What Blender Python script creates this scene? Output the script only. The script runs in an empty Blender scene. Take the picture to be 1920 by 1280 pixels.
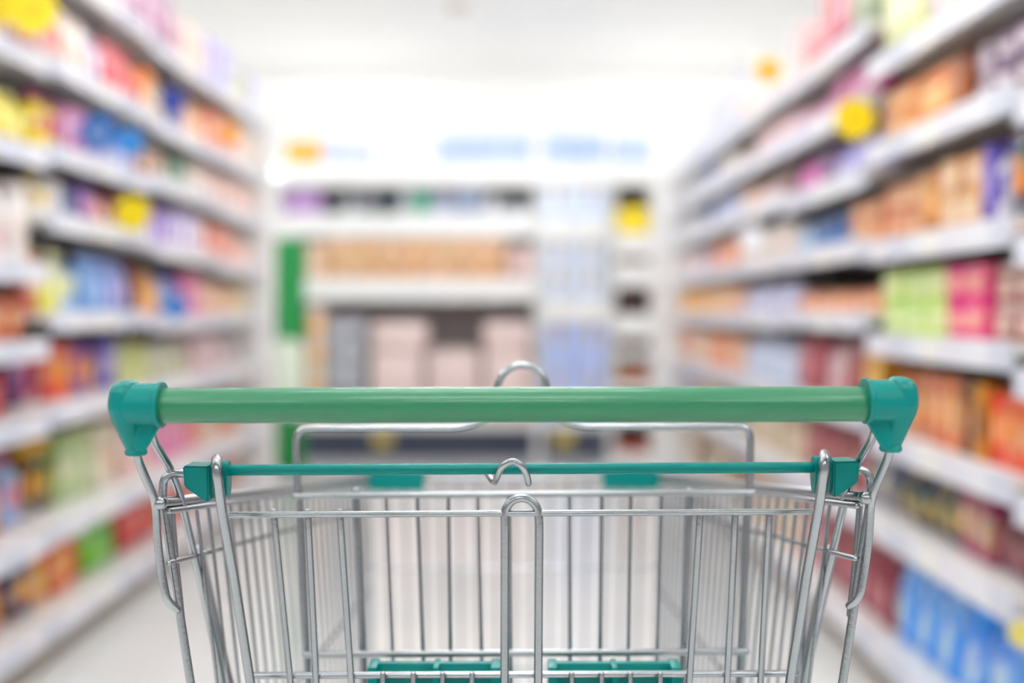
import bpy, bmesh, math, random
from mathutils import Vector, Matrix
random.seed(7)
PI = math.pi
S = bpy.context.scene
COL = S.collection
# ------------------------------------------------------------------ camera
F = 1920.0           # focal length in pixels (36 mm lens on a 36 mm sensor)
HZ = 580.0           # row of the horizon
CH = 1.07            # camera height
cam_d = bpy.data.cameras.new('camera')
cam = bpy.data.objects.new('camera', cam_d); COL.objects.link(cam)
cam.location = (0, 0, CH); cam.rotation_euler = (PI / 2, 0, 0)
cam_d.lens = 36; cam_d.sensor_width = 36; cam_d.shift_y = -(640 - HZ) / 1920
cam_d.clip_start = 0.02
cam_d.dof.use_dof = True; cam_d.dof.focus_distance = 0.79; cam_d.dof.aperture_fstop = 1.6
cam_d.dof.aperture_blades = 0
S.camera = cam
# ------------------------------------------------------------------ world, exposure
w = bpy.data.worlds.new('world'); S.world = w; w.use_nodes = True
w.node_tree.nodes['Background'].inputs[0].default_value = (0.97, 0.985, 1, 1)
w.node_tree.nodes['Background'].inputs[1].default_value = 0.18
S.view_settings.view_transform = 'Standard'; S.view_settings.look = 'None'
S.view_settings.exposure = 1.3; S.view_settings.gamma = 1; S.view_settings.use_curve_mapping = False
LAMP = 15.0           # radiance of the ceiling tubes
CEIL = 3.2

# ------------------------------------------------------------------ helpers
def lin(c):
    if isinstance(c, str):
        c = tuple(int(c[i:i + 2], 16) / 255 for i in (0, 2, 4))
    return tuple((x / 12.92 if x <= 0.04045 else ((x + 0.055) / 1.055) ** 2.4) for x in c) + (1,)
_m = {}
def mat(name, c, rough=0.5, metal=0.0, emit=None, var=0.0, coat=0.0, bump=0.0, scale=40):
    if name in _m: return _m[name]
    m = bpy.data.materials.new(name); m.use_nodes = True; nt = m.node_tree; b = nt.nodes['Principled BSDF']
    b.inputs['Base Color'].default_value = lin(c); b.inputs['Roughness'].default_value = rough
    b.inputs['Metallic'].default_value = metal; b.inputs['Specular IOR Level'].default_value = .25 if name == 'teal_plastic' else .5; b.inputs['Coat Weight'].default_value = coat
    if emit: b.inputs['Emission Color'].default_value = (0.95, 0.98, 1, 1); b.inputs['Emission Strength'].default_value = emit
    if var or bump:
        tc = nt.nodes.new('ShaderNodeTexCoord'); n = nt.nodes.new('ShaderNodeTexNoise'); n.inputs['Scale'].default_value = scale
        nt.links.new(tc.outputs['Object'], n.inputs['Vector'])
        if var:
            mr = nt.nodes.new('ShaderNodeMapRange'); mr.inputs['To Min'].default_value = 1 - var; mr.inputs['To Max'].default_value = 1 + var * 0.4
            nt.links.new(n.outputs['Fac'], mr.inputs['Value'])
            h = nt.nodes.new('ShaderNodeHueSaturation'); h.inputs['Color'].default_value = lin(c)
            nt.links.new(mr.outputs['Result'], h.inputs['Value']); nt.links.new(h.outputs['Color'], b.inputs['Base Color'])
        if bump:
            bp = nt.nodes.new('ShaderNodeBump'); bp.inputs['Strength'].default_value = bump; bp.inputs['Distance'].default_value = 0.001
            nt.links.new(n.outputs['Fac'], bp.inputs['Height']); nt.links.new(bp.outputs['Normal'], b.inputs['Normal'])
    _m[name] = m; return m

def ink(h, k=1.22):
    c = [int(h[i:i + 2], 16) / 255 for i in (0, 2, 4)]; g = sum(c) / 3
    return tuple(min(1, max(0, (g + (x - g) * k))) ** 1.12 for x in c)
def pack(base, accent, style='panel', rough=0.35):
    """printed packaging: base colour, an accent field and a little busy print"""
    key = 'print_%s_%s_%s' % (base, accent, style)
    base, accent = ink(base), ink(accent)
    if key in _m: return _m[key]
    m = bpy.data.materials.new(key); m.use_nodes = True; nt = m.node_tree; b = nt.nodes['Principled BSDF']
    b.inputs['Roughness'].default_value = rough
    tc = nt.nodes.new('ShaderNodeTexCoord'); sp = nt.nodes.new('ShaderNodeSeparateXYZ')
    nt.links.new(tc.outputs['Generated'], sp.inputs[0])
    def rng(sock, lo, hi):
        a = nt.nodes.new('ShaderNodeMath'); a.operation = 'GREATER_THAN'; a.inputs[1].default_value = lo; nt.links.new(sock, a.inputs[0])
        c = nt.nodes.new('ShaderNodeMath'); c.operation = 'LESS_THAN'; c.inputs[1].default_value = hi; nt.links.new(sock, c.inputs[0])
        d = nt.nodes.new('ShaderNodeMath'); d.operation = 'MULTIPLY'; nt.links.new(a.outputs[0], d.inputs[0]); nt.links.new(c.outputs[0], d.inputs[1])
        return d.outputs[0]
    def mul(a, c):
        d = nt.nodes.new('ShaderNodeMath'); d.operation = 'MULTIPLY'; nt.links.new(a, d.inputs[0]); nt.links.new(c, d.inputs[1]); return d.outputs[0]
    if style == 'panel': f = mul(rng(sp.outputs['Z'], 0.3, 0.72), rng(sp.outputs['Y'], 0.18, 0.82))
    elif style == 'low': f = rng(sp.outputs['Z'], 0.08, 0.42)
    elif style == 'top': f = rng(sp.outputs['Z'], 0.66, 1.1)
    elif style == 'blob':
        v = nt.nodes.new('ShaderNodeVectorMath'); v.operation = 'DISTANCE'; v.inputs[1].default_value = (0.5, 0.5, 0.4)
        mp = nt.nodes.new('ShaderNodeMapping'); mp.inputs['Scale'].default_value = (0, 1, 1); mp.inputs['Location'].default_value = (0.5, 0, 0)
        nt.links.new(tc.outputs['Generated'], mp.inputs[0]); nt.links.new(mp.outputs[0], v.inputs[0])
        c = nt.nodes.new('ShaderNodeMath'); c.operation = 'LESS_THAN'; c.inputs[1].default_value = 0.23; nt.links.new(v.outputs['Value'], c.inputs[0]); f = c.outputs[0]
    else: f = rng(sp.outputs['Z'], 5, 6)
    mix = nt.nodes.new('ShaderNodeMix'); mix.data_type = 'RGBA'
    mix.inputs['A'].default_value = lin(base); mix.inputs['B'].default_value = lin(accent); nt.links.new(f, mix.inputs['Factor'])
    oi = nt.nodes.new('ShaderNodeObjectInfo')
    of = nt.nodes.new('ShaderNodeVectorMath'); of.operation = 'ADD'; nt.links.new(tc.outputs['Generated'], of.inputs[0]); nt.links.new(oi.outputs['Random'], of.inputs[1])
    vo = nt.nodes.new('ShaderNodeTexVoronoi'); vo.inputs['Scale'].default_value = 3.2; nt.links.new(of.outputs[0], vo.inputs['Vector'])
    s2 = nt.nodes.new('ShaderNodeSeparateColor'); nt.links.new(vo.outputs['Color'], s2.inputs[0])
    cr = nt.nodes.new('ShaderNodeValToRGB'); cr.color_ramp.interpolation = 'CONSTANT'; e = cr.color_ramp.elements
    bl = lin(base); ac = lin(accent)
    e[0].position = 0; e[0].color = ac; e[1].position = .35; e[1].color = lin('f4f0ea')
    q = e.new(.6); q.color = tuple(c * .3 for c in bl[:3]) + (1,)
    q = e.new(.8); q.color = tuple(c * .6 + a * .4 for c, a in zip(bl[:3], (ac[2], ac[0], ac[1]))) + (1,)
    nt.links.new(s2.outputs[0], cr.inputs[0])
    r = nt.nodes.new('ShaderNodeMath'); r.operation = 'LESS_THAN'; r.inputs[1].default_value = 0.45; nt.links.new(s2.outputs[1], r.inputs[0])
    k = nt.nodes.new('ShaderNodeMath'); k.operation = 'MULTIPLY'; k.inputs[1].default_value = 0.0 if style == 'none' else (0.25 if style == 'plain' else 0.42); nt.links.new(r.outputs[0], k.inputs[0])
    mx2 = nt.nodes.new('ShaderNodeMix'); mx2.data_type = 'RGBA'; nt.links.new(k.outputs[0], mx2.inputs['Factor'])
    nt.links.new(mix.outputs['Result'], mx2.inputs['A']); nt.links.new(cr.outputs[0], mx2.inputs['B'])
    nt.links.new(mx2.outputs['Result'], b.inputs['Base Color'])
    _m[key] = m; return m

def finish(bm, smooth=True):
    bmesh.ops.recalc_face_normals(bm, faces=bm.faces)
    if smooth:
        for f in bm.faces: f.smooth = True
        for e in bm.edges:
            if len(e.link_faces) == 2 and e.calc_face_angle(0) > 0.7: e.smooth = False
def obj(name, bm, m, parent=None, smooth=True, loc=None):
    finish(bm, smooth)
    me = bpy.data.meshes.new(name); bm.to_mesh(me); bm.free()
    for mm in (m if isinstance(m, (list, tuple)) else [m]): me.materials.append(mm)
    o = bpy.data.objects.new(name, me); COL.objects.link(o)
    if loc: o.location = loc
    if parent: o.parent = parent
    return o
def tag(o, label=None, cat=None, group=None, kind=None):
    if label: o['label'] = label
    if cat: o['category'] = cat
    if group: o['group'] = group
    if kind: o['kind'] = kind
    return o
def empty(name, loc=(0, 0, 0), label=None, cat=None, group=None):
    o = bpy.data.objects.new(name, None); o.empty_display_size = 0.05; COL.objects.link(o); o.location = loc
    return tag(o, label, cat, group)
def box(bm, x0, x1, y0, y1, z0, z1, bev=0.0):
    r = bmesh.ops.create_cube(bm, size=1)
    bmesh.ops.scale(bm, vec=(x1 - x0, y1 - y0, z1 - z0), verts=r['verts'])
    bmesh.ops.translate(bm, vec=((x0 + x1) / 2, (y0 + y1) / 2, (z0 + z1) / 2), verts=r['verts'])
    if bev:
        es = list({e for v in r['verts'] for e in v.link_edges})
        bmesh.ops.bevel(bm, geom=es, offset=bev, segments=2, affect='EDGES', profile=0.6)
def fillet(pts, rad, n=5):
    """round the corners of a polyline"""
    pts = [Vector(p) for p in pts]; out = [pts[0]]
    for a, b, c in zip(pts, pts[1:], pts[2:]):
        u = (a - b); v = (c - b); l = min(rad, u.length * 0.48, v.length * 0.48)
        p, q = b + u.normalized() * l, b + v.normalized() * l
        if u.angle(v, PI) > PI - 0.03: out.append(b); continue
        for i in range(n + 1):
            t = i / n; out.append(p * (1 - t) ** 2 + b * 2 * t * (1 - t) + q * t * t)
    out.append(pts[-1]); return out
def tube(bm, pts, r, seg=12, round_ends=True):
    pts = [Vector(p) for p in pts]
    n = len(pts); t0 = (pts[1] - pts[0]).normalized()
    up = Vector((0, 1, 0)) if abs(t0.y) < 0.9 else Vector((0, 0, 1))
    nrm = (up - t0 * up.dot(t0)).normalized(); rings = []
    def ring(c, tt, nn, rr):
        bb = tt.cross(nn)
        return [bm.verts.new(c + (nn * math.cos(2 * PI * k / seg) + bb * math.sin(2 * PI * k / seg)) * rr) for k in range(seg)]
    for i, p in enumerate(pts):
        if i == 0: t = t0
        elif i == n - 1: t = (pts[-1] - pts[-2]).normalized()
        else: t = ((pts[i + 1] - p).normalized() + (p - pts[i - 1]).normalized()).normalized()
        nrm = (nrm - t * nrm.dot(t)).normalized()
        if i == 0 and round_ends:
            for a in (0.94, 0.55): rings.append(ring(p - t * r * a * 0.8, t, nrm, r * math.sqrt(1 - a * a)))
        rings.append(ring(p, t, nrm, r))
        if i == n - 1 and round_ends:
            for a in (0.55, 0.94): rings.append(ring(p + t * r * a * 0.8, t, nrm, r * math.sqrt(1 - a * a)))
    for a, b in zip(rings, rings[1:]):
        for k in range(seg): bm.faces.new((a[k], a[(k + 1) % seg], b[(k + 1) % seg], b[k]))
    bm.faces.new(rings[0][::-1]); bm.faces.new(rings[-1])
def loft(bm, secs, seg=20, power=2.0):
    """secs: (cx, cy, z, rx, ry); super-ellipse sections stacked along z"""
    rings = []
    for cx, cy, z, rx, ry in secs:
        rg = []
        for k in range(seg):
            a = 2 * PI * k / seg; c, s = math.cos(a), math.sin(a)
            rg.append(bm.verts.new((cx + rx * math.copysign(abs(c) ** (2 / power), c), cy + ry * math.copysign(abs(s) ** (2 / power), s), z)))
        rings.append(rg)
    for a, b in zip(rings, rings[1:]):
        for k in range(seg): bm.faces.new((a[k], a[(k + 1) % seg], b[(k + 1) % seg], b[k]))
    bm.faces.new(rings[0][::-1]); bm.faces.new(rings[-1])
def prism(bm, poly, d0, d1, axis='y'):
    """polygon in the xz plane pushed from depth d0 to d1"""
    a = [bm.verts.new((x, d0, z)) for x, z in poly]; b = [bm.verts.new((x, d1, z)) for x, z in poly]
    n = len(poly); bm.faces.new(a); bm.faces.new(b[::-1])
    for i in range(n): bm.faces.new((a[i], b[i], b[(i + 1) % n], a[(i + 1) % n]))
def P(px, py, Y): return Vector(((px - 960) * Y / F, Y, CH - (py - HZ) * Y / F))
def Z(py, Y): return CH - (py - HZ) * Y / F
def X(px, Y): return (px - 960) * Y / F

# ------------------------------------------------------------------ materials
WHITE = mat('white_enamel', 'f1f0ee', 0.35)
SHELF = mat('white_shelf_steel', 'efedeb', 0.4)
BACK = mat('grey_back_panel', '9c9290', 0.6)
DARKBACK = mat('dark_back_panel', '443f3f', 0.6)
KICK = mat('taupe_kick_plate', 'a79e93', 0.5)
TEAL = mat('teal_plastic', '00807a', 0.25, coat=0.0)
GRIP = mat('green_grip_plastic', '247a52', 0.37, coat=0.35, var=0.05, scale=9)
STEEL = mat('galvanised_wire', 'a9adb0', 0.25, metal=1.0, bump=0.15, scale=300)
DARKSTEEL = mat('dull_steel', 'a3a8ab', 0.33, metal=0.9)
RUBBER = mat('grey_rubber', '4a4a4c', 0.7)
LIGHT = mat('lit_tube', 'ffffff', 0.5, emit=LAMP)
LIGHT2 = mat('added_tube_glow', 'ffffff', 0.5, emit=LAMP * .78)
CARD = mat('brown_cardboard', 'd9a06a', 0.8, var=0.08, scale=12)

def rail_material():
    m = bpy.data.materials.new('price_rail'); m.use_nodes = True; nt = m.node_tree; b = nt.nodes['Principled BSDF']
    b.inputs['Roughness'].default_value = 0.3
    tc = nt.nodes.new('ShaderNodeTexCoord'); mp = nt.nodes.new('ShaderNodeMapping'); mp.inputs['Scale'].default_value = (0, 9, 0)
    vo = nt.nodes.new('ShaderNodeTexVoronoi'); vo.voronoi_dimensions = '1D'; vo.inputs['Scale'].default_value = 1
    sp = nt.nodes.new('ShaderNodeSeparateXYZ')
    nt.links.new(tc.outputs['Object'], mp.inputs[0]); nt.links.new(mp.outputs[0], sp.inputs[0]); nt.links.new(sp.outputs['Y'], vo.inputs['W'])
    s2 = nt.nodes.new('ShaderNodeSeparateColor'); nt.links.new(vo.outputs['Color'], s2.inputs[0])
    cr = nt.nodes.new('ShaderNodeValToRGB'); cr.color_ramp.interpolation = 'CONSTANT'
    e = cr.color_ramp.elements; e[0].position = 0; e[0].color = lin('e9e9ee'); e[1].position = 0.45; e[1].color = lin('d3d6e2')
    for p, c in ((0.62, 'f4f1e6'), (0.8, 'f3ecb4'), (0.84, 'e6e4ea')):
        q = e.new(p); q.color = lin(c)
    nt.links.new(s2.outputs[0], cr.inputs[0]); nt.links.new(cr.outputs[0], b.inputs['Base Color'])
    return m
RAIL = rail_material()

def floor_material():
    m = bpy.data.materials.new('pale_floor_tiles'); m.use_nodes = True; nt = m.node_tree; b = nt.nodes['Principled BSDF']
    tc = nt.nodes.new('ShaderNodeTexCoord'); br = nt.nodes.new('ShaderNodeTexBrick'); br.offset = 0
    br.inputs['Color1'].default_value = lin('ecebe9'); br.inputs['Color2'].default_value = lin('e8e7e5'); br.inputs['Mortar'].default_value = lin('cfccc8')
    br.inputs['Scale'].default_value = 1; br.inputs['Mortar Size'].default_value = 0.003; br.inputs['Brick Width'].default_value = 0.6; br.inputs['Row Height'].default_value = 0.6
    nt.links.new(tc.outputs['Object'], br.inputs['Vector']); nt.links.new(br.outputs['Color'], b.inputs['Base Color'])
    b.inputs['Roughness'].default_value = 0.14; b.inputs['Specular IOR Level'].default_value = 0.7
    return m

# ------------------------------------------------------------------ the room
XL, XR = -1.35, 1.0      # front planes of the two shelf rows
YC = 7.3                 # front plane of the shelves closing the aisle
b_ = bmesh.new(); box(b_, -7, 7, -5, 14, -0.1, 0); tag(obj('floor', b_, floor_material(), smooth=False), kind='structure')
b_ = bmesh.new(); box(b_, -7, 7, -5, 14, CEIL, CEIL + 0.1); tag(obj('ceiling', b_, mat('white_ceiling', 'faf8f5', 0.8), smooth=False), kind='structure')
b_ = bmesh.new(); box(b_, -7, 7, 14, 14.1, 0, CEIL); tag(obj('wall_back', b_, mat('white_wall', 'f8f7f4', 0.7), smooth=False), kind='structure')

def ceiling_light(x, y, z, lab):
    t = empty('ceiling_light', (x, y, CEIL), lab, 'ceiling light', 'tube lights above the store'); z -= CEIL
    b = bmesh.new(); box(b, -0.75, 0.75, -0.03, 0.03, z + 0.04, z + 0.06, 0.006)
    for q in (-0.6, 0.6): box(b, q - 0.004, q + 0.004, -0.004, 0.004, z + 0.06, 0)
    obj('housing', b, WHITE, t)
    b = bmesh.new(); tube(b, [(-0.72, 0, z), (0.72, 0, z)], 0.03, 10)
    obj('lamp_tube', b, LIGHT if y < 7 else LIGHT2, t)
ords = ['first', 'second', 'third', 'fourth', 'fifth', 'sixth', 'seventh', 'eighth', 'ninth', 'tenth', 'eleventh', 'twelfth', 'thirteenth', 'fourteenth',
        'fifteenth', 'sixteenth', 'seventeenth', 'eighteenth', 'nineteenth', 'twentieth']
for ix, (xx, nm) in enumerate(((-2.6, 'left'), (-0.15, 'middle'), (2.3, 'right'))):
    for i in range(5):
        ceiling_light(xx, -2.6 + i * 1.95, 2.92, 'white suspended tube light over the aisle, %s of the %s line from the end shelves' % (ords[4 - i], nm))
for ix, xx in enumerate((-4.5, -1.5, 1.5, 4.5)):  # low unseen lamps added behind the end shelves to brighten the ceiling
    for i, yy in enumerate((9.2, 11.2, 13.0)):
        ceiling_light(xx, yy, 2.3, 'white low-hung tube light added unseen behind the end shelves, %s row, %s from the left' % (ords[i], ords[ix]))
b_ = bmesh.new(); loft(b_, [(0, 0, 0, .075, .075), (0, 0, -.02, .075, .075), (0, 0, -.045, .055, .055), (0, 0, -.05, .02, .02)])
tag(obj('smoke_detector', b_, mat('beige_plastic', 'd9cdbf', 0.5), loc=(X(858, 7.1), 7.15, CEIL)), 'small round beige smoke detector on the white ceiling', 'smoke detector')

# ------------------------------------------------------------------ shelving
RAILH = 0.06
SETBACK = {-1: (.10, .11, .10, .05), 1: (.05, .06, .03, .02)}
def bay(name, side, y0, y1, zs, lab, xf=None, depth=0.45, back=DARKBACK):
    """side -1/+1: row left/right of the aisle; zs: heights of the shelf tops"""
    xf = (XL if side < 0 else XR) if xf is None else xf
    t = empty('shelving_bay', (xf, y0, 0), lab, 'shelving', 'white shelving bays along the aisle')
    s = side; L = y1 - y0
    def bx(bm, a, c, *r):   # a..c measured from the front plane into the row
        box(bm, min(s * a, s * c), max(s * a, s * c), *r)
    b = bmesh.new(); bx(b, depth, depth + 0.02, 0, L, 0.02, 2.3); obj('back_panel', b, back, t, False)
    b = bmesh.new(); bx(b, 0.05, 0.08, 0, L, 0, zs[0] - 0.03); obj('kick_plate', b, KICK, t, False)
    for y in (0.0, L - 0.02):
        b = bmesh.new(); bx(b, depth - 0.03, depth, y, y + 0.02, 0, 2.3); obj('upright', b, WHITE, t, False)
    for z in zs:
        b = bmesh.new(); bx(b, 0.006, depth, 0.004, L - 0.004, z - 0.025, z); sh = obj('shelf', b, SHELF, t, False)
        b = bmesh.new()
        prism(b, [(0, z - RAILH + 0.004), (s * 0.006, z - RAILH + 0.004), (s * 0.006, z + 0.004), (s * 0.003, z + 0.006), (0, z + 0.004)], 0.004, L - 0.004)
        obj('price_rail', b, RAIL, sh, False)
    return dict(t=t, side=side, y0=y0, y1=y1, zs=zs, xf=xf, depth=depth, lab=lab)

# ------------------------------------------------------------------ products
_proto = {}
def make_product(kind, wd, dp, ht, base, accent, style):
    """front faces -x; width along y. returns (meshes for parts) once, objects are then linked copies"""
    key = (kind, round(wd, 3), round(dp, 3), round(ht, 3), base, accent, style)
    if key in _proto: return _proto[key]
    M = pack(base, accent, style); b = bmesh.new(); parts = []
    def mesh(nm, bm, m, smooth=True):
        finish(bm, smooth); me = bpy.data.meshes.new(nm); bm.to_mesh(me); bm.free(); me.materials.append(m); return me
    if kind in ('carton', 'case'):
        box(b, -dp / 2, dp / 2, -wd / 2, wd / 2, 0, ht, 0.003)
        body = mesh(kind, b, M if kind == 'carton' else pack(base, accent, style, 0.8))
        t = bmesh.new()
        if kind == 'carton': box(t, -dp / 2 + .004, dp / 2 - .004, -0.0015, 0.0015, ht, ht + 0.0015); parts.append(('top_flap', mesh('top_flap', t, M)))
        else: box(t, -dp / 2 - .0006, dp / 2 + .0006, -0.02, 0.02, ht * .55, ht + 0.0006); parts.append(('packing_tape', mesh('packing_tape', t, mat('tape', 'c9a67c', 0.25))))
    elif kind == 'bale':
        box(b, -dp / 2, dp / 2, -wd / 2, wd / 2, 0, ht, min(.05, ht * .3)); body = mesh(kind, b, M)
    elif kind == 'bottle':
        r = wd / 2 * 0.96; q = min(dp / 2, r * 1.1)
        loft(b, [(0, 0, 0, q * .8, r * .86), (0, 0, ht * .02, q, r), (0, 0, ht * .35, q * .96, r * .95), (0, 0, ht * .58, q, r), (0, 0, ht * .7, q * .8, r * .8),
                 (0, 0, ht * .79, q * .42, r * .42), (0, 0, ht * .83, q * .34, r * .34)], 18, 2.3)
        body = mesh(kind, b, M)
        t = bmesh.new(); loft(t, [(0, 0, ht * .82, q * .42, r * .42), (0, 0, ht * .96, q * .38, r * .38), (0, 0, ht, q * .28, r * .28)], 14)
        parts.append(('cap', mesh('cap', t, mat('cap_' + accent, accent, 0.35))))
    elif kind == 'jar':
        r = wd / 2 * 0.97
        loft(b, [(0, 0, 0, r * .88, r * .88), (0, 0, ht * .04, r, r), (0, 0, ht * .74, r, r), (0, 0, ht * .8, r * .86, r * .86), (0, 0, ht * .84, r * .8, r * .8)], 18)
        body = mesh(kind, b, M)
        t = bmesh.new(); loft(t, [(0, 0, ht * .82, r * .9, r * .9), (0, 0, ht * .98, r * .9, r * .9), (0, 0, ht, r * .84, r * .84)], 18)
        parts.append(('lid', mesh('lid', t, mat('lid_' + accent, accent, 0.35))))
    elif kind == 'tin':
        r = wd / 2 * 0.98
        loft(b, [(0, 0, 0, r * .95, r * .95), (0, 0, ht * .02, r, r), (0, 0, ht * .05, r * .96, r * .96), (0, 0, ht * .95, r * .96, r * .96), (0, 0, ht * .98, r, r), (0, 0, ht, r * .94, r * .94)], 18)
        body = mesh(kind, b, M)
        t = bmesh.new(); loft(t, [(0, 0, ht * .985, r * .9, r * .9), (0, 0, ht + .001, r * .88, r * .88)], 18); parts.append(('lid', mesh('lid', t, STEEL)))
    else:  # pouch: puffed bag narrowing into a crimped seal
        h = ht
        loft(b, [(0, 0, 0, dp * .38, wd * .44), (0, 0, h * .05, dp * .45, wd * .47), (0, 0, h * .3, dp * .5, wd * .485), (0, 0, h * .6, dp * .42, wd * .48),
                 (0, 0, h * .82, dp * .2, wd * .47), (0, 0, h * .93, dp * .03, wd * .46)], 20, 3.2)
        body = mesh(kind, b, M)
        t = bmesh.new()
        n = 9
        for i in range(n):
            ya = -wd * .46 + i * wd * .92 / n; box(t, -0.002 + (i % 2) * .001, 0.002 + (i % 2) * .001, ya, ya + wd * .92 / n, h * .925, h)
        parts.append(('seal', mesh('seal', t, M)))
    _proto[key] = (body, parts); return _proto[key]
PLUR = {'bale': 'soft packs', 'carton': 'cartons', 'case': 'cases', 'bottle': 'bottles', 'jar': 'jars', 'pouch': 'pouches', 'tin': 'tins'}
used = set()
def product(kind, loc, wd, dp, ht, base, accent, style, label, group, rot=0.0):
    assert label not in used, label
    used.add(label)
    body, parts = make_product(kind, wd, dp, ht, base, accent, style)
    nm = {'case': 'cardboard_case', 'tin': 'food_tin', 'bale': 'soft_pack'}.get(kind, kind)
    o = bpy.data.objects.new(nm, body); COL.objects.link(o); o.location = loc; o.rotation_euler = (0, 0, rot)
    tag(o, label, nm.replace('_', ' '), group)
    for pn, me in parts:
        c = bpy.data.objects.new(pn, me); COL.objects.link(c); c.parent = o
    return o
rnd = random.Random(11)
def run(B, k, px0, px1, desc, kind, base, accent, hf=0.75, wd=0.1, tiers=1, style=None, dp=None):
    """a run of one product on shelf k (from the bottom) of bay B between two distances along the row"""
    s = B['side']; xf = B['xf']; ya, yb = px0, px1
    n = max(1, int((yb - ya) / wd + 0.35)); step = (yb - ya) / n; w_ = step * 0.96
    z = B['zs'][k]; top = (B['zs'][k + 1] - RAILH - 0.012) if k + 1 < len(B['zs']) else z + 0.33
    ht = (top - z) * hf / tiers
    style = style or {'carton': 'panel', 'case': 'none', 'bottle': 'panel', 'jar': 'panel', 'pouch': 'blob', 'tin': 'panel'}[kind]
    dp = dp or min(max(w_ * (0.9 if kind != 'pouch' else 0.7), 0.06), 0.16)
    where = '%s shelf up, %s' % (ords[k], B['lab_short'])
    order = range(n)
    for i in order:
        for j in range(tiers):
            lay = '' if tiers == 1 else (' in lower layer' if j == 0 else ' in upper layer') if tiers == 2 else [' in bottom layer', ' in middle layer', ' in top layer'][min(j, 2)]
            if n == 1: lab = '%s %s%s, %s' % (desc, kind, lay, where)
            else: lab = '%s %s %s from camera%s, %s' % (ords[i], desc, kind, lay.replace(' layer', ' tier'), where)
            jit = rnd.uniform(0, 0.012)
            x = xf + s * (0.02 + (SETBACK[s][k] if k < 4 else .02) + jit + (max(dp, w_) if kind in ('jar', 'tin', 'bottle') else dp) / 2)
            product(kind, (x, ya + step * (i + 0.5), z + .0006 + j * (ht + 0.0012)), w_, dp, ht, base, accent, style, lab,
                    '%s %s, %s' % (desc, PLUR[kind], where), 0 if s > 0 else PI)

# left row: bays of 0.85 m;  picture column 100 <-> y 3.0, 287 <-> 3.85, 408 <-> 4.7
L1 = bay('', -1, 2.15, 2.995, [.15, .42, .76, .98, 1.20, 1.53, 1.80, 2.10], 'white shelving bay at the left edge of the picture')
L2 = bay('', -1, 3.0, 3.845, [.15, .43, .78, 1.06, 1.355, 1.56, 1.82, 2.12], 'second white shelving bay on the left, with a round yellow tag')
L3 = bay('', -1, 3.85, 4.695, [.15, .43, .78, 1.04, 1.325, 1.58, 1.80, 2.10], 'third white shelving bay on the left')
L4 = bay('', -1, 4.7, 5.55, [.15, .43, .78, 1.05, 1.30, 1.56, 1.81, 2.11], 'farthest white shelving bay on the left')
R0 = bay('', 1, 1.2, 2.045, [.15, .46, .70, .95, 1.21, 1.49, 1.75, 2.05], 'white shelving bay cut by the right edge of the picture')
R1 = bay('', 1, 2.05, 2.895, [.15, .49, .73, 1.0, 1.255, 1.525, 1.76, 2.1], 'large white shelving bay on the right with the lime green cartons')
R2 = bay('', 1, 2.9, 3.795, [.15, .49, .78, 1.06, 1.27, 1.476, 1.69, 1.89], 'second white shelving bay on the right with maroon packs')
R3 = bay('', 1, 3.8, 4.695, [.15, .49, .78, 1.05, 1.27, 1.5, 1.7, 1.9], 'third white shelving bay on the right')
R4 = bay('', 1, 4.7, 5.545, [.15, .49, .78, 1.05, 1.27, 1.5, 1.7, 1.9], 'fourth white shelving bay on the right')
R5 = bay('', 1, 5.55, 6.4, [.15, .49, .78, 1.05, 1.27, 1.5, 1.7, 1.9], 'farthest white shelving bay on the right')
for B, n in ((L1, 'nearest left bay'), (L2, 'second left bay'), (L3, 'third left bay'), (L4, 'farthest left bay'), (R0, 'bay at right edge'),
             (R1, 'nearest full right bay'), (R2, 'second right bay'), (R3, 'third right bay'), (R4, 'fourth right bay'), (R5, 'farthest right bay')):
    B['lab_short'] = n

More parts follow.
